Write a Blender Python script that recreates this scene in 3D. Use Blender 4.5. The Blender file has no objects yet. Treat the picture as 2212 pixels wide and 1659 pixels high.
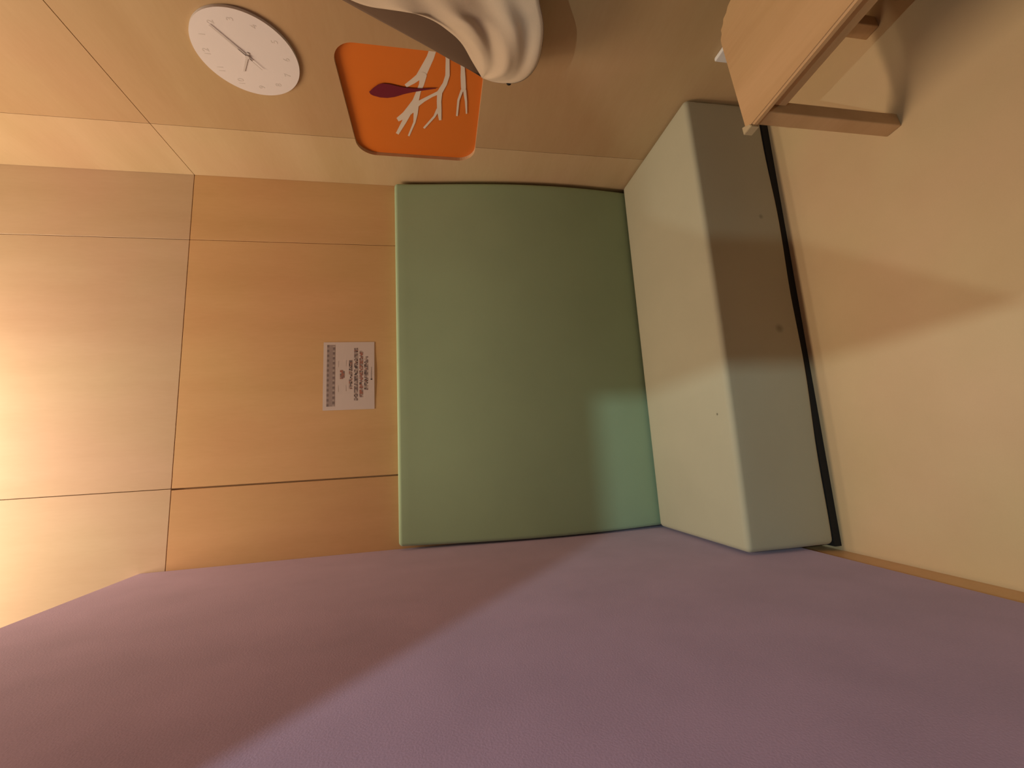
import bpy, bmesh, math, random
from mathutils import Vector, Matrix

# ---------------------------------------------------------------- camera, world, lights, exposure
SC = bpy.context.scene
COL = SC.collection
R_ = Vector((0.98505956, -0.16997061, -0.02770641))
U_ = Vector((0.05712723, 0.17073568, 0.9836594))
F_ = Vector((0.16246271, 0.97054589, -0.17789476))
cd = bpy.data.cameras.new('camera'); cam = bpy.data.objects.new('camera', cd); COL.objects.link(cam)
# the photographer held the phone sideways: image right is down in the room
cam.matrix_world = Matrix((( -U_.x, R_.x, -F_.x, 0.3638), (-U_.y, R_.y, -F_.y, -1.8589),
                           (-U_.z, R_.z, -F_.z, 1.2897), (0, 0, 0, 1)))
cd.sensor_fit = 'HORIZONTAL'; cd.sensor_width = 36; cd.lens = 36*899.8/2212; cd.clip_start = .02
SC.camera = cam
w = bpy.data.worlds.new('world'); SC.world = w; w.use_nodes = True
w.node_tree.nodes['Background'].inputs[0].default_value = (.9, .92, 1, 1)
w.node_tree.nodes['Background'].inputs[1].default_value = .05
SC.view_settings.view_transform = 'Standard'; SC.view_settings.look = 'None'
SC.view_settings.gamma = 1; SC.view_settings.exposure = 0.66; SC.view_settings.use_curve_mapping = False

def light(name, kind, loc, power, color, size=.05, sy=None, rot=(0, 0, 0)):
    l = bpy.data.lights.new(name, kind); l.energy = power; l.color = color
    if kind == 'AREA':
        l.size = size
        if sy: l.shape = 'RECTANGLE'; l.size_y = sy
    else: l.shadow_soft_size = size
    o = bpy.data.objects.new(name, l); COL.objects.link(o); o.location = loc; o.rotation_euler = rot
    return o
light('ceiling_lamp_by_wall', 'AREA', (.05, -.22, 3.50), 9, (1, .82, .60), 1.7, .10)
light('ceiling_lamp_over_seat', 'AREA', (.25, -.52, 3.90), 30, (1, .78, .54), 1.5, .12)
light('corridor_lamp_right', 'POINT', (.695, -2.72, 2.93), 70, (.76, 1.0, .98), .015)
light('corridor_lamp_left', 'POINT', (-.31, -2.35, 2.64), 27, (.85, 1.0, .92), .008)

W = 1.6462
ZS = 2.3115
SPOTS = [((1.162, -0.634, 0.107), 0.013, 0.5), ((0.454, -0.572, 0.346), 0.006, 0.8), ((0.738, -0.636, 0.107), 0.02, 0.35)]
BRANCH= [([(-0.7048, 1.2795), (-0.6682, 1.2915), (-0.625, 1.3134), (-0.5975, 1.3277)], [(-0.6998, 1.2582), (-0.6608, 1.2698), (-0.6137, 1.2886), (-0.5845, 1.3)]), ([(-0.605, 1.3201), (-0.5776, 1.3455), (-0.5522, 1.3712)], [(-0.5861, 1.3072), (-0.5613, 1.3359), (-0.5406, 1.3654)]), ([(-0.5977, 1.3175), (-0.5603, 1.3212), (-0.5304, 1.3319), (-0.4905, 1.3472), (-0.4571, 1.3681), (-0.4282, 1.387), (-0.3983, 1.4137)], [(-0.5954, 1.294), (-0.5567, 1.3051), (-0.5258, 1.3174), (-0.4817, 1.3271), (-0.4361, 1.3446), (-0.4045, 1.3734), (-0.3822, 1.4072)]), ([(-0.428, 1.3735), (-0.3859, 1.3943), (-0.3207, 1.4236)], [(-0.419, 1.3598), (-0.3764, 1.3804), (-0.3135, 1.4137)]), ([(-0.4636, 1.3497), (-0.4263, 1.3478), (-0.3868, 1.3509), (-0.3119, 1.3775)], [(-0.4662, 1.3269), (-0.4265, 1.3328), (-0.3843, 1.3429), (-0.3088, 1.3712)]), ([(-0.4648, 1.3271), (-0.4882, 1.3043), (-0.5122, 1.2751), (-0.5273, 1.2495)], [(-0.4824, 1.3358), (-0.5011, 1.3103), (-0.5228, 1.2795), (-0.5405, 1.2547)]), ([(-0.7054, 1.2362), (-0.6661, 1.2305), (-0.6062, 1.231), (-0.5757, 1.2388), (-0.5367, 1.259), (-0.495, 1.2602), (-0.4513, 1.2595), (-0.4057, 1.2522)], [(-0.7087, 1.2237), (-0.6682, 1.2181), (-0.6061, 1.2159), (-0.5697, 1.2247), (-0.5316, 1.241), (-0.4964, 1.244), (-0.4544, 1.2429), (-0.4079, 1.2428)]), ([(-0.4605, 1.2616), (-0.4257, 1.2732), (-0.3625, 1.3147)], [(-0.4551, 1.2512), (-0.4199, 1.2665), (-0.3562, 1.3091)]), ([(-0.6712, 1.1837), (-0.6397, 1.1797), (-0.6065, 1.1787), (-0.5644, 1.175), (-0.5476, 1.1716)], [(-0.6738, 1.1751), (-0.6426, 1.1664), (-0.6092, 1.162), (-0.5673, 1.1577), (-0.5502, 1.1574)]), ([(-0.5544, 1.1756), (-0.5093, 1.1857), (-0.4351, 1.1875)], [(-0.5517, 1.1665), (-0.5083, 1.1776), (-0.435, 1.1807)]), ([(-0.5527, 1.1669), (-0.5059, 1.1575), (-0.4499, 1.1506)], [(-0.5556, 1.156), (-0.5076, 1.1494), (-0.4507, 1.1455)])]
LEAF= [(-0.5108, 1.4974), (-0.5298, 1.4798), (-0.5451, 1.4619), (-0.5513, 1.4454), (-0.5507, 1.4218), (-0.5463, 1.3984), (-0.5428, 1.3746), (-0.5427, 1.3464), (-0.5446, 1.3178), (-0.5538, 1.2624), (-0.5509, 1.2624), (-0.5348, 1.3182), (-0.5255, 1.3474), (-0.5147, 1.3768), (-0.5063, 1.3939), (-0.4983, 1.4111), (-0.4914, 1.4365), (-0.4906, 1.4611), (-0.496, 1.4848), (-0.5014, 1.494)]
RIMB= [(1.6262, -0.6447, 1.1096), (1.6262, -0.6743, 1.1678), (1.6262, -0.6992, 1.2214), (1.6262, -0.7281, 1.2794), (1.6262, -0.7541, 1.3344), (1.6262, -0.7786, 1.3864), (1.6262, -0.8069, 1.4479), (1.6262, -0.8288, 1.4943), (1.6262, -0.8597, 1.5598), (1.6262, -0.8885, 1.6207), (1.6262, -0.9154, 1.6776), (1.6262, -0.9323, 1.7135)]
RIMF= [(1.6262, -0.6447, 1.1096), (1.599, -0.7234, 1.1498), (1.5804, -0.7897, 1.1836), (1.5663, -0.8332, 1.2159), (1.5567, -0.8623, 1.2493), (1.5518, -0.8834, 1.2846), (1.5518, -0.8931, 1.3236), (1.5567, -0.8922, 1.3756), (1.5663, -0.8791, 1.437), (1.5804, -0.8859, 1.5064), (1.599, -0.9248, 1.6305), (1.6262, -0.9323, 1.7135)]
HEM= [(1.6262, -0.6447, 1.1096), (1.5561, -0.7007, 1.0867), (1.5225, -0.7315, 1.0506), (1.4994, -0.7618, 1.0157), (1.4845, -0.8006, 0.9895), (1.4771, -0.8476, 0.9752), (1.4771, -0.8976, 0.9736), (1.4845, -0.9466, 0.98), (1.4994, -0.9829, 0.9955), (1.5225, -1.0271, 1.0262), (1.5561, -1.0702, 1.1126), (1.6262, -1.0603, 1.3052)]
KNOT= (1.5162, -0.7391, 1.0388)

# ---------------------------------------------------------------- helpers
def tag(o, label=None, cat=None, group=None, kind=None):
    for k, v in (('label', label), ('category', cat), ('group', group), ('kind', kind)):
        if v: o[k] = v
    return o
def obj(name, bm, mat=None, parent=None, smooth=False):
    me = bpy.data.meshes.new(name)
    bmesh.ops.recalc_face_normals(bm, faces=bm.faces[:])
    bm.to_mesh(me); bm.free()
    if smooth:
        for p in me.polygons: p.use_smooth = True
    o = bpy.data.objects.new(name, me); COL.objects.link(o)
    if mat: me.materials.append(mat)
    if parent: o.parent = parent; o.matrix_parent_inverse = Matrix.Translation(parent.location).inverted() if not parent.rotation_euler.z else (Matrix.Translation(parent.location) @ Matrix.Rotation(parent.rotation_euler.z, 4, 'Z')).inverted()
    return o
def empty(name, loc, rz=0, parent=None):
    o = bpy.data.objects.new(name, None); COL.objects.link(o); o.location = loc; o.rotation_euler = (0, 0, rz)
    o.empty_display_size = .05
    return o
def box(x0, x1, y0, y1, z0, z1, bev=0, seg=2, bm=None):
    b = bmesh.new()
    v = [b.verts.new((x, y, z)) for x in (x0, x1) for y in (y0, y1) for z in (z0, z1)]
    for f in ((0, 1, 3, 2), (4, 6, 7, 5), (0, 4, 5, 1), (2, 3, 7, 6), (0, 2, 6, 4), (1, 5, 7, 3)):
        b.faces.new([v[i] for i in f])
    bmesh.ops.recalc_face_normals(b, faces=b.faces[:])
    if bev: bmesh.ops.bevel(b, geom=b.edges[:], offset=bev, segments=seg, profile=.5, affect='EDGES', clamp_overlap=True)
    if bm is None: return b
    m = bpy.data.meshes.new('t'); b.to_mesh(m); b.free(); bm.from_mesh(m); bpy.data.meshes.remove(m)
    return bm
def prism(pts, lo, hi, axis='x', bm=None):
    """polygon extruded along an axis; pts are (a,b) in the two other axes"""
    bm = bm or bmesh.new()
    P = {'x': lambda a, b, c: (c, a, b), 'y': lambda a, b, c: (a, c, b), 'z': lambda a, b, c: (a, b, c)}[axis]
    A = [bm.verts.new(P(a, b, lo)) for a, b in pts]; B = [bm.verts.new(P(a, b, hi)) for a, b in pts]
    bm.faces.new(A); bm.faces.new(B[::-1])
    n = len(pts)
    for i in range(n): bm.faces.new((A[i], B[i], B[(i+1) % n], A[(i+1) % n]))
    return bm
def rrect(a0, a1, b0, b1, r, n=10):
    out = []
    for (ca, cb, s) in ((a1-r, b1-r, 0), (a0+r, b1-r, 90), (a0+r, b0+r, 180), (a1-r, b0+r, 270)):
        for i in range(n+1):
            t = math.radians(s+90*i/n); out.append((ca+r*math.cos(t), cb+r*math.sin(t)))
    return out
def disc(cy, cz, r, x0, x1, n=64, bm=None):
    return prism([(cy+r*math.cos(2*math.pi*i/n), cz+r*math.sin(2*math.pi*i/n)) for i in range(n)], x0, x1, 'x', bm)

def nt(name):
    m = bpy.data.materials.new(name); m.use_nodes = True
    return m, m.node_tree.nodes, m.node_tree.links, m.node_tree.nodes['Principled BSDF']
def wood(name, c1, c2, rough=.45, scale=(1, 1, 9), big=1.1, grain=22, spec=.35):
    """plywood or solid wood: soft cloudy figure stretched along the grain plus fine fibres"""
    m, N, L, b = nt(name)
    tc = N.new('ShaderNodeTexCoord'); mp = N.new('ShaderNodeMapping'); mp.inputs['Scale'].default_value = scale
    L.new(tc.outputs['Object'], mp.inputs['Vector'])
    n1 = N.new('ShaderNodeTexNoise'); n1.inputs['Scale'].default_value = big; n1.inputs['Detail'].default_value = 5; n1.inputs['Roughness'].default_value = .55
    n2 = N.new('ShaderNodeTexNoise'); n2.inputs['Scale'].default_value = grain; n2.inputs['Detail'].default_value = 3
    L.new(mp.outputs[0], n1.inputs['Vector']); L.new(mp.outputs[0], n2.inputs['Vector'])
    mx = N.new('ShaderNodeMath'); mx.operation = 'MULTIPLY_ADD'; mx.inputs[1].default_value = .22
    L.new(n2.outputs[0], mx.inputs[0]); L.new(n1.outputs[0], mx.inputs[2])
    cr = N.new('ShaderNodeValToRGB'); cr.color_ramp.elements[0].position = .38; cr.color_ramp.elements[1].position = .86
    cr.color_ramp.elements[0].color = (*c2, 1); cr.color_ramp.elements[1].color = (*c1, 1)
    L.new(mx.outputs[0], cr.inputs[0])
    n3 = N.new('ShaderNodeTexNoise'); n3.inputs['Scale'].default_value = 1.7; n3.inputs['Detail'].default_value = 3
    L.new(tc.outputs['Object'], n3.inputs['Vector'])
    c3 = N.new('ShaderNodeValToRGB'); c3.color_ramp.elements[0].position = .35; c3.color_ramp.elements[1].position = .65
    c3.color_ramp.elements[0].color = (1, .93, .93, 1); c3.color_ramp.elements[1].color = (.98, 1, .94, 1)
    mm = N.new('ShaderNodeMix'); mm.data_type = 'RGBA'; mm.blend_type = 'MULTIPLY'; mm.inputs[0].default_value = 1
    L.new(n3.outputs[0], c3.inputs[0]); L.new(cr.outputs[0], mm.inputs[6]); L.new(c3.outputs[0], mm.inputs[7])
    L.new(mm.outputs[2], b.inputs['Base Color'])
    b.inputs['Roughness'].default_value = rough; b.inputs['Specular IOR Level'].default_value = spec
    bp = N.new('ShaderNodeBump'); bp.inputs['Strength'].default_value = .05; bp.inputs['Distance'].default_value = .002
    L.new(n2.outputs[0], bp.inputs['Height']); L.new(bp.outputs[0], b.inputs['Normal'])
    return m
def cloth(name, c, rough=.9, weave=420, amt=.25, sheen=.2, mottle=.06):
    m, N, L, b = nt(name)
    tc = N.new('ShaderNodeTexCoord')
    n1 = N.new('ShaderNodeTexNoise'); n1.inputs['Scale'].default_value = weave; n1.inputs['Detail'].default_value = 2
    n2 = N.new('ShaderNodeTexNoise'); n2.inputs['Scale'].default_value = 5; n2.inputs['Detail'].default_value = 3
    L.new(tc.outputs['Object'], n1.inputs['Vector']); L.new(tc.outputs['Object'], n2.inputs['Vector'])
    ad = N.new('ShaderNodeMath'); ad.operation = 'MULTIPLY_ADD'; ad.inputs[1].default_value = .6
    L.new(n1.outputs[0], ad.inputs[0]); L.new(n2.outputs[0], ad.inputs[2])
    cr = N.new('ShaderNodeValToRGB')
    cr.color_ramp.elements[0].position = .5; cr.color_ramp.elements[1].position = 1.0
    cr.color_ramp.elements[0].color = (*[v*(1-mottle) for v in c], 1); cr.color_ramp.elements[1].color = (*[min(1, v*(1+mottle)) for v in c], 1)
    L.new(ad.outputs[0], cr.inputs[0]); L.new(cr.outputs[0], b.inputs['Base Color'])
    b.inputs['Roughness'].default_value = rough; b.inputs['Specular IOR Level'].default_value = .2
    b.inputs['Sheen Weight'].default_value = sheen; b.inputs['Sheen Roughness'].default_value = .4
    bp = N.new('ShaderNodeBump'); bp.inputs['Strength'].default_value = amt; bp.inputs['Distance'].default_value = .001
    L.new(n1.outputs[0], bp.inputs['Height']); L.new(bp.outputs[0], b.inputs['Normal'])
    return m
def plain(name, c, rough=.5, var=.04, alpha=None):
    m, N, L, b = nt(name)
    tc = N.new('ShaderNodeTexCoord'); n1 = N.new('ShaderNodeTexNoise'); n1.inputs['Scale'].default_value = 12
    L.new(tc.outputs['Object'], n1.inputs['Vector'])
    cr = N.new('ShaderNodeValToRGB'); cr.color_ramp.elements[0].color = (*[v*(1-var) for v in c], 1); cr.color_ramp.elements[1].color = (*[min(1, v*(1+var)) for v in c], 1)
    L.new(n1.outputs[0], cr.inputs[0]); L.new(cr.outputs[0], b.inputs['Base Color'])
    b.inputs['Roughness'].default_value = rough
    return m

def ply(name, k, hue=(1, 1, 1), s=(.9, .9, 5)):
    a = (.64*k*hue[0], .46*k*hue[1], .29*k*hue[2]); c = (.56*k*hue[0], .385*k*hue[1], .225*k*hue[2])
    return wood(name, a, c, .42, s)
PLY_UP = ply('birch_plywood_pale', 1.12, (1, 1.06, 1.22), (5, 5, .9))
PLY_MID = ply('birch_plywood_warm_bounce', 1.20, (1.05, .96, .82), (5, 5, .9))  # lower panels: own tone plus warm bounced light put into the colour
PLY_RED = ply('birch_plywood_reddish', 1.13, (1.05, .92, .78), (5, 5, .9))
PLY_COR = ply('birch_plywood_light', .98, (1, 1.04, 1.04))
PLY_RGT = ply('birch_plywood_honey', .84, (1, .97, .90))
CORR = plain('bounce_cutting_grey', (.10, .105, .12), .8)  # unseen room surfaces kept dark to cut bounced light
PLY_OUT = ply('birch_plywood_plain', 1.0)
FLOOR = wood('pale_floor_sheet', (.64, .475, .29), (.575, .415, .245), .55, (1, 1, 1), 2.5, 300)
BEECH = wood('beech_wood', (.62, .40, .225), (.52, .325, .17), .38, (8, .8, 8), 1.6, 16)
PURPLE = cloth('purple_felt', (.41, .28, .45), .95, 300, .35, .15, .08)
GREEN = cloth('pistachio_fabric', (.355, .485, .32), .8, 600, .12, .3, .03)
SAND = cloth('greenish_sand_fabric', (.45, .42, .31), .85, 600, .12, .2, .03)
INSIDE_SHADE = cloth('pouch_inside_shade', (.17, .11, .075), .9, 500, .15, .1, .05)  # shade inside the pouch mouth put into a brown colour
CREAM = cloth('cream_cotton', (.62, .50, .38), .85, 500, .15, .2, .04)
DARK = plain('black_and_gap_shade', (.012, .010, .009), .9)  # black for small parts and for the shade under the seat
ORANGE = plain('orange_laminate', (.70, .175, .022), .35, .02)
GREYW = plain('pale_grey_print', (.76, .66, .58), .4, .02)
MAROON = plain('maroon_print', (.16, .008, .03), .4, .02)
CLOCKW = plain('white_clock_plastic', (.78, .72, .73), .45, .02)
CLOCKG = plain('pale_grey_print_on_clock', (.66, .60, .59), .5, .02)
WHITEP = plain('white_plastic', (.78, .76, .76), .35, .02)
PAPER = plain('white_paper', (.72, .62, .60), .7, .02)
INK = [plain('grey_ink', (.22, .17, .17), .8), plain('light_grey_ink', (.38, .30, .29), .8), plain('dark_ink', (.05, .04, .04), .8), plain('red_brown_ink', (.40, .17, .13), .8)]

# ---------------------------------------------------------------- setting
tag(obj('floor', box(-1.6, 2.6, -4.6, .1, -.1, 0), FLOOR), kind='structure')
tag(obj('ceiling', box(-1.6, 2.6, -4.6, .1, 4.0, 4.1), CORR), kind='structure')
G = .0013
wb = tag(obj('wall_back', box(-1.6, W+.13, .013, .1, 0, 4.0), PLY_OUT), kind='structure')
X1, X2 = 1.3404, .3007
for (x0, x1, z0, z1, m) in ((-1.6, X2, ZS, 4.0, PLY_UP), (X2, X1, ZS, 4.0, PLY_UP), (X1, W+.012, ZS, 4.0, PLY_UP),
                            (-1.6, X2-.004, 0, ZS, PLY_RED), (X2, X1, 0, ZS, PLY_MID), (X1, W+.012, 0, ZS, PLY_MID)):
    obj('panel', box(x0+G, x1-G, 0, .012, z0+G if z0 else 0, z1-G, .0006, 1), m, wb)
# right wall with the rounded opening for the orange panel
OY0, OY1, OZ0, OZ1, ORAD = -.700, -.203, 1.101, 1.586, .072
wr = tag(obj('wall_right', box(W+.031, W+.13, -4.6, .0125, 0, 4.0), PLY_OUT), kind='structure')
cut = obj('cutter', prism(rrect(OY0, OY1, OZ0, OZ1, ORAD), W-.1, W+.2), None)
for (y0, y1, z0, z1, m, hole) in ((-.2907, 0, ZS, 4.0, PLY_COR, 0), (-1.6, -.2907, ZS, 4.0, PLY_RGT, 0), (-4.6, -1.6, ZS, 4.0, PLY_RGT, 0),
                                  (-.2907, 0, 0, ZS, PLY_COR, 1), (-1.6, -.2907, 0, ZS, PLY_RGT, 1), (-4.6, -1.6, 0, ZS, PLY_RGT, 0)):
    o = obj('panel', box(W, W+.030, y0+G*.6, y1-G*.6, z0+G if z0 else 0, z1-G), m, wr)
    if hole:
        md = o.modifiers.new('b', 'BOOLEAN'); md.operation = 'DIFFERENCE'; md.object = cut; md.solver = 'EXACT'
        bpy.context.view_layer.update()
        me = bpy.data.meshes.new_from_object(o.evaluated_get(bpy.context.evaluated_depsgraph_get()))
        o.modifiers.clear(); o.data = me
bpy.data.objects.remove(cut)
# purple felt partition and the recessed skirting under it
tag(obj('wall_left', box(-.045, 0, -1.97, 0, .117, 2.397, .002, 1), PURPLE), kind='structure')
tag(obj('baseboard_left', box(-.035, -.012, -1.965, 0, 0, .117), PLY_RED), kind='structure')
tag(obj('wall_front', box(.672, W, -2.16, -2.10, 0, 4.0), CORR), kind='structure')
tag(obj('light_blocking_header_1', box(-1.6, .672, -2.16, -2.10, 2.43, 4.0), CORR), kind='structure')  # unseen header, extended left to block stray light from the corridor lamp
tag(obj('wall_far_left', box(-1.7, -1.6, -4.6, .1, 0, 4.0), CORR), kind='structure')
tag(obj('wall_far_front', box(-1.6, W+.13, -4.7, -4.6, 0, 4.0), CORR), kind='structure')

# ---------------------------------------------------------------- cushions
def stains(m, spots):
    """small dirty spots at fixed places on the fabric"""
    N, L = m.node_tree.nodes, m.node_tree.links; b = N['Principled BSDF']; src = b.inputs['Base Color'].links[0].from_socket
    tc = N.new('ShaderNodeTexCoord')
    for (p, r, c) in spots:
        d = N.new('ShaderNodeVectorMath'); d.operation = 'DISTANCE'; d.inputs[1].default_value = p; L.new(tc.outputs['Object'], d.inputs[0])
        mr = N.new('ShaderNodeMapRange'); mr.inputs[1].default_value = r*.3; mr.inputs[2].default_value = r; mr.inputs[3].default_value = 1-c; mr.inputs[4].default_value = 1
        L.new(d.outputs['Value'], mr.inputs[0])
        mx = N.new('ShaderNodeMix'); mx.data_type = 'RGBA'; mx.blend_type = 'MULTIPLY'; mx.inputs[0].default_value = 1
        L.new(src, mx.inputs[6]); L.new(mr.outputs[0], mx.inputs[7]); src = mx.outputs[2]
    L.new(src, b.inputs['Base Color'])
stains(SAND, SPOTS)
def cushion_mesh(x0, x1, y0, y1, z0, z1, r, bulge, n=40):
    """foam block with rounded edges; bulge(x,y,z,u,v,w) returns an offset, u v w run -1..1"""
    b = box(x0, x1, y0, y1, z0, z1)
    for ax, (lo, hi) in enumerate(((x0, x1), (y0, y1), (z0, z1))):
        L = hi-lo; k = max(1, min(n, int(L/.045)))
        cuts = [lo+r*.02+0] and [lo+r, hi-r]+[lo+L*i/k for i in range(1, k) if r < L*i/k < L-r]
        for c in cuts:
            no = [0, 0, 0]; no[ax] = 1; co = [0, 0, 0]; co[ax] = c
            bmesh.ops.bisect_plane(b, geom=b.verts[:]+b.edges[:]+b.faces[:], plane_co=co, plane_no=no)
    cx, cy, cz = (x0+x1)/2, (y0+y1)/2, (z0+z1)/2; hx, hy, hz = (x1-x0)/2, (y1-y0)/2, (z1-z0)/2
    bmesh.ops.subdivide_edges(b, edges=[e for e in b.edges if e.calc_length() > .0 and any(
        abs(abs(v.co[a]-c)-h) < r*1.01 for v in e.verts for a, c, h in ((0, cx, hx), (1, cy, hy), (2, cz, hz))) and e.calc_length() <= r*1.01], cuts=3, use_grid_fill=True)
    for v in b.verts:
        p = v.co.copy()
        c = Vector((max(x0+r, min(x1-r, p.x)), max(y0+r, min(y1-r, p.y)), max(z0+r, min(z1-r, p.z))))
        d = p-c
        if d.length > 1e-6:
            m = max(abs(d.x), abs(d.y), abs(d.z)); p = c+d.normalized()*m
        u, vv, ww = (p.x-cx)/hx, (p.y-cy)/hy, (p.z-cz)/hz
        v.co = p+Vector(bulge(u, vv, ww))
    return b
def sq(t): return max(0, 1-t*t)
def seat_b(u, v, w):
    f = -.012*sq(u)*(v < 0)*abs(v)
    wob = .003*math.sin(9*u+1)*(v < 0)*(w < .2)
    return (-.0 , f+wob, .006*sq(u)*sq(v)*(w > 0))
seat = empty('seat_cushion', (W/2, -.33, 0))
tag(seat, 'long sand coloured foam seat cushion lying on the floor in front of the green cushion', 'cushion')
seat.location = (W/2, -.33, 0)
obj('cushion_block', cushion_mesh(.008, W-.004, -.628, -.084, .024, .342, .018, seat_b), SAND, seat, True)
obj('gap_shade_slab', box(.002, W-.01, -.630, -.10, 0, .026), DARK, seat)['label'] = 'black slab standing in for the shaded gap above the floor'  # flush black slab painted in for the shade of the gap
def back_b(u, v, w):
    return (.010*sq(w)*u*abs(u) if u < 0 else -.004, -.050*sq(w)**1.5*(v < 0), 0)
back = obj('back_cushion', cushion_mesh(.016, W-.010, -.046, -.002, .02, 1.458, .016, back_b), GREEN, None, True)
tag(back, 'tall pistachio green back cushion leaning on the plywood back wall behind the seat', 'cushion')

# ---------------------------------------------------------------- orange panel in the right wall
op = obj('orange_panel', prism(rrect(OY0-.008, OY1+.008, OZ0-.008, OZ1+.008, ORAD), W+.015, W+.030), ORANGE)
# (its border runs behind the rim of the opening)
tag(op, 'orange panel with rounded corners set into the right wall, white branches on it', 'wall panel')
XP = W+.0146
bm = bmesh.new()
for k, (L, Rr) in enumerate(BRANCH):
    x = XP-.00025*k
    a = [bm.verts.new((x, *p)) for p in L]; b = [bm.verts.new((x, *p)) for p in Rr]
    for i in range(len(a)-1): bm.faces.new((a[i], a[i+1], b[i+1], b[i]))
    for q in (0, -1):
        p0, p1 = Vector((0, *L[q])), Vector((0, *Rr[q])); c = (p0+p1)/2; r = (p0-p1).length/2
        if q == -1 and r < .012: continue
        bm.faces.new([bm.verts.new((x-.0001, c.y+r*math.cos(t*math.pi/8), c.z+r*math.sin(t*math.pi/8))) for t in range(16)])
obj('branch_print', bm, GREYW, op)['label'] = 'pale grey branching twigs'
bm = bmesh.new(); bm.faces.new([bm.verts.new((XP-.0036, y, z)) for y, z in LEAF])
obj('leaf_print', bm, MAROON, op)['label'] = 'dark red leaf shape'

# ---------------------------------------------------------------- clock
CY, CZ, CR = -.625, 1.845, .146
clk = empty('wall_clock', (W, CY, CZ)); tag(clk, 'round white wall clock with faint grey numerals above the orange panel', 'clock')
b = disc(CY, CZ, CR, W-.010, W-.0005, 96)
bmesh.ops.bevel(b, geom=[e for e in b.edges if all(v.co.x < W-.009 for v in e.verts)], offset=.003, segments=3, affect='EDGES')
obj('clock_face', b, CLOCKW, clk)
def onclock(ang, r): return (CY-r*math.sin(ang), CZ+r*math.cos(ang))   # clockwise seen from the room
def hand(name, deg, l, back_, w0, x):
    a = math.radians(deg); d = Vector((-math.sin(a), math.cos(a))); n = Vector((-d.y, d.x)); c = Vector((CY, CZ))
    P = [c-d*back_-n*w0, c-d*back_+n*w0, c+d*l+n*w0*.6, c+d*l-n*w0*.6]
    return obj(name, prism([tuple(p) for p in P], x-.001, x), CLOCKG, clk)
hand('hour_hand', 300, .065, .014, .0038, W-.0115)
hand('minute_hand', 55, .112, .016, .0028, W-.0130)
hand('second_hand', 236, .050, .030, .0010, W-.0145)
obj('hand_hub', disc(CY, CZ, .006, W-.016, W-.010, 24), CLOCKG, clk)
for h in range(1, 13):
    cu = bpy.data.curves.new('t', 'FONT'); cu.body = str(h); cu.size = .026; cu.align_x = 'CENTER'; cu.align_y = 'CENTER'; cu.extrude = .0002
    t = bpy.data.objects.new('t', cu); COL.objects.link(t)
    y, z = onclock(math.radians(30*h), .114)
    # text x -> -Y, text y -> +Z, text normal -> -X
    t.matrix_world = Matrix(((0, 0, -1, W-.0102), (-1, 0, 0, y), (0, 1, 0, z), (0, 0, 0, 1)))
    bpy.context.view_layer.update()
    me = bpy.data.meshes.new_from_object(t.evaluated_get(bpy.context.evaluated_depsgraph_get())); me.transform(t.matrix_world)
    bpy.data.objects.remove(t)
    o = bpy.data.objects.new('numeral', me); me.materials.clear(); me.materials.append(CLOCKG); COL.objects.link(o)
    o.parent = clk; o.matrix_parent_inverse = Matrix.Translation(clk.location).inverted()

# ---------------------------------------------------------------- notice on the back wall
PX, PZ, PWD, PHT = .5835, 1.7655, .297, .210
bm = bmesh.new()
nx = 8
def sheet_y(a): return -.0012-.0015*math.sin(a*math.pi)**2
top = [bm.verts.new((PX+PWD*i/nx, sheet_y(i/nx), PZ)) for i in range(nx+1)]
bot = [bm.verts.new((PX+PWD*i/nx, sheet_y(i/nx), PZ-PHT)) for i in range(nx+1)]
for i in range(nx): bm.faces.new((top[i], top[i+1], bot[i+1], bot[i]))
notice = obj('paper_notice', bm, PAPER)
tag(notice, 'white landscape paper notice taped on the plywood wall above the green cushion', 'notice')
rnd = random.Random(4)
def inkrow(name, rects, kinds, lift=.0004):
    """one printed row: a single connected strip of small ink cells"""
    bm = bmesh.new()
    for (a0, a1, b0, b1), k in zip(rects, kinds):
        vs = []
        for a, q in ((a0, b0), (a1, b0), (a1, b1), (a0, b1)): vs.append(bm.verts.new((PX+PWD*a, sheet_y(a)-lift, PZ-PHT*q)))
        bm.faces.new(vs).material_index = k
    bmesh.ops.remove_doubles(bm, verts=bm.verts[:], dist=.00002)
    o = obj(name, bm, None, notice)
    for m in INK: o.data.materials.append(m)
    return o
def textline(a0, a1, b0, b1, red=0.):
    n = int((a1-a0)/.016); R, K = [], []
    for i in range(n):
        for j in range(3):
            s = (a1-a0)/n; h = (b1-b0)/3
            r = rnd.random()
            if j != 1 and r < .22: continue
            K.append(3 if rnd.random() < red else (2 if r > .95 else (0 if r > .55 else (1 if r > .35 else 4))))
            R.append((a0+i*s, a0+(i+1)*s, b0+j*h, b0+(j+1)*h))
    inkrow('text_line', R, K)
INK.append(plain('faint_ink', (.50, .41, .38), .8))
nb = 50
R, K = [], []
for i in range(nb):
    for j in range(3):
        b0, b1 = (.07, .112, .183, .225)[j:j+2]
        a0, a1 = .055+.905*i/nb, .055+.905*(i+1)/nb
        R.append((a0, a1, b0, b1)); K.append(1 if j == 1 else (0 if (i//2+j//2) % 2 == 0 else (1 if i % 4 else 4)))
inkrow('border_band', R, K)
inkrow('rule_line', [(.26, .72, .293, .298)], [1]); inkrow('rule_line', [(.27, .73, .443, .448)], [1])
textline(.45, .58, .325, .41, .75)
textline(.30, .725, .50, .56, .05)
textline(.13, .91, .60, .67, .03)
textline(.175, .865, .705, .77, .5)
textline(.28, .78, .80, .87, .03)
inkrow('footer_line', [(.445, .62, .937, .943)], [2]); inkrow('footer_dot', [(.427, .445, .926, .954)], [2])

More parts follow.
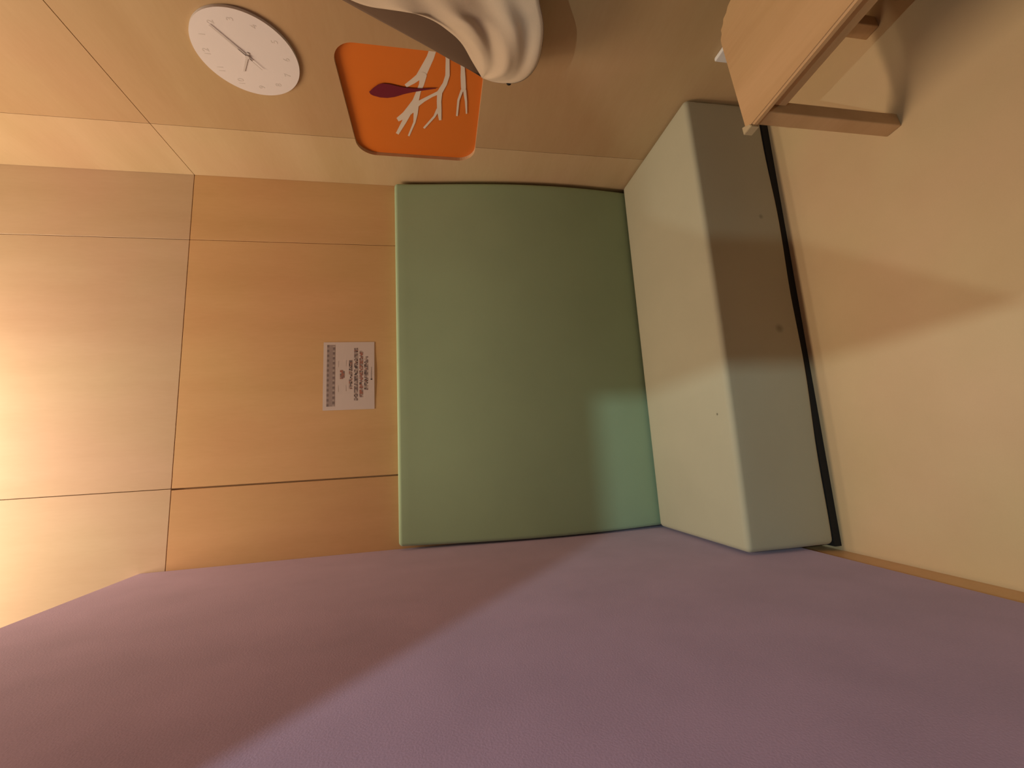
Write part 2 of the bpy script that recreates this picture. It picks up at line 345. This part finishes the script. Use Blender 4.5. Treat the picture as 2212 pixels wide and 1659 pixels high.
# ---------------------------------------------------------------- wall socket behind the table
sk = empty('wall_socket', (W, -.830, .29)); tag(sk, 'small white wall socket low on the right wall behind the table', 'socket')
obj('socket_plate', box(W-.014, W-.0005, -.872, -.789, .247, .331, .003, 2), WHITEP, sk)
obj('socket_well', disc(-.8305, .289, .022, W-.0146, W-.0138, 32), CLOCKG, sk)
bm = disc(-.8205, .289, .003, W-.0152, W-.0144, 12); disc(-.8405, .289, .003, W-.0152, W-.0144, 12, bm)
obj('socket_hole', bm, DARK, sk)

# ---------------------------------------------------------------- small beech table
TA = math.radians(5.6)
table = empty('low_table', (1.1796, -.9889, 0), TA)
tag(table, 'low beech wood table with square legs standing by the right wall', 'table')
MT = Matrix.Translation((1.1796, -.9889, 0)) @ Matrix.Rotation(TA, 4, 'Z')
def tbl(name, bm, mat, smooth=False):
    bm.transform(MT); return obj(name, bm, mat, table, smooth)
H = .45; TL, TWD = .66, .395     # length towards the camera, width across
outline = [(0.0, 0.0), (TWD-.075, 0.0)]
for i in range(1, 9):
    t = math.radians(90-90*i/9); outline.append((TWD-.075+.075*math.cos(t), -.075+.075*math.sin(t)))
outline += [(TWD, -.075), (TWD, -TL), (0, -TL)]
bm = prism(outline, H-.020, H, 'z')
bmesh.ops.bevel(bm, geom=[e for e in bm.edges if abs(e.verts[0].co.z-e.verts[1].co.z) < 1e-5], offset=.005, segments=3, affect='EDGES')
tbl('table_top', bm, BEECH)
for (x, y) in ((.012, -.016), (TWD-.062, -.05), (.022, -TL+.062), (TWD-.062, -TL+.062)):
    tbl('leg', box(x, x+.040, y-.040, y, 0, H-.021, .003, 2), BEECH)
tbl('apron', box(.030, .048, -TL+.062, -.062, H-.078, H-.021, .001, 1), BEECH)
tbl('apron', box(TWD-.052, TWD-.034, -TL+.062, -.09, H-.078, H-.021, .001, 1), BEECH)
tbl('apron', box(.062, TWD-.062, -.052, -.034, H-.078, H-.021, .001, 1), BEECH)
tbl('apron', box(.062, TWD-.062, -TL+.034, -TL+.052, H-.078, H-.021, .001, 1), BEECH)
gm, N_, L_, b_ = nt('clear_corner_guard'); b_.inputs['Base Color'].default_value = (.62, .50, .32, 1); b_.inputs['Roughness'].default_value = .25; b_.inputs['Transmission Weight'].default_value = .25
bm = prism([(-.004, .004), (.020, .004), (.015, -.007), (.009, -.012), (.006, -.022), (-.004, -.026)], H-.022, H+.003, 'z')
bmesh.ops.bevel(bm, geom=bm.edges[:], offset=.0012, segments=2, affect='EDGES')
tbl('corner_guard', bm, gm)['label'] = 'clear plastic guard on the near corner'

# ---------------------------------------------------------------- hanging cream pouch
pch = empty('hanging_pouch', (W-.02, -.9, 1.5)); tag(pch, 'cream fabric pouch with a dark open mouth and soft folds hanging beside the orange panel', 'pouch')
def cr(P, n):   # catmull-rom resample
    P = [Vector(p) for p in P]; out = []
    for k in range(n+1):
        t = k/n*(len(P)-1); i = min(int(t), len(P)-2); f = t-i
        p0 = P[max(i-1, 0)]; p1 = P[i]; p2 = P[i+1]; p3 = P[min(i+2, len(P)-1)]
        out.append(.5*((2*p1)+(-p0+p2)*f+(2*p0-5*p1+4*p2-p3)*f*f+(-p0+3*p1-3*p2+p3)*f**3))
    return out
NS, NT = 60, 40
RF, RB, HM = cr(RIMF, NS), cr(RIMB, NS), cr(HEM, NS)
def patch(A, B, fn):
    bm = bmesh.new(); g = []
    for i in range(NS+1):
        row = []
        for j in range(NT+1):
            t = j/NT; row.append(bm.verts.new(A[i].lerp(B[i], t)+fn(i/NS, t)))
        g.append(row)
    for i in range(NS):
        for j in range(NT): bm.faces.new((g[i][j], g[i+1][j], g[i+1][j+1], g[i][j+1]))
    bmesh.ops.remove_doubles(bm, verts=bm.verts[:], dist=.0003)
    return bm
def fold(s, t):
    env = math.sin(math.pi*min(1, s*1.15) if s*1.15 < 1 else 0)**.6 if 0 < s*1.15 < 1 else 0
    o = -.030*math.sin(math.pi*t)**.8*env if 0 < t < 1 else 0
    r = .0085*math.sin(t*21+2.2*math.sin(s*4))*env*min(1, 3*t)*min(1, 6*(1-t))+.003*math.sin(t*41+5*s)*env*t*min(1, 6*(1-t))
    return Vector((o+r, (o*.25)+r*.7, r*.3))
def bk(s, t): return Vector((.8*(W-.012-(RB[round(s*NS)].x*(1-t)+HM[round(s*NS)].x*t))*math.sin(math.pi*t)**.5 if 0 < t < 1 else 0, 0, 0))
body = obj('pouch_front', patch(RF, HM, fold), CREAM, pch, True)
sd = body.modifiers.new('s', 'SOLIDIFY'); sd.thickness = .0018; sd.offset = 1
bkp = obj('pouch_back', patch(RB, HM, bk), INSIDE_SHADE, pch, True); bkp['label'] = 'inside of the pouch behind its open mouth, its shade painted brown'
sd = bkp.modifiers.new('s', 'SOLIDIFY'); sd.thickness = .0018; sd.offset = 0
def tube(P, r, n=8):
    bm = bmesh.new(); P = [Vector(p) for p in P]; rings = []
    for i, p in enumerate(P):
        d = (P[min(i+1, len(P)-1)]-P[max(i-1, 0)]).normalized(); u = d.cross(Vector((.3, .2, .9))).normalized(); v = d.cross(u)
        rings.append([bm.verts.new(p+(u*math.cos(2*math.pi*k/n)+v*math.sin(2*math.pi*k/n))*r) for k in range(n)])
    for a, b in zip(rings, rings[1:]):
        for k in range(n): bm.faces.new((a[k], a[(k+1) % n], b[(k+1) % n], b[k]))
    bm.faces.new(rings[0]); bm.faces.new(rings[-1][::-1])
    return bm
bm = bmesh.new(); bmesh.ops.create_uvsphere(bm, u_segments=12, v_segments=8, radius=.006); bm.transform(Matrix.Translation(KNOT)@Matrix.Diagonal((1, 1, 1.3, 1)))
obj('cord_knot', bm, DARK, pch, True)['label'] = 'small dark knot at the lower corner'
obj('hanging_cord', tube([RB[-1], (W-.012, -.98, 1.86), (W-.012, -.99, 1.93)], .003), CREAM, pch)
obj('wall_hook', tube([(W, -.99, 1.925), (W-.02, -.99, 1.925), (W-.024, -.99, 1.94)], .004), DARK, pch)
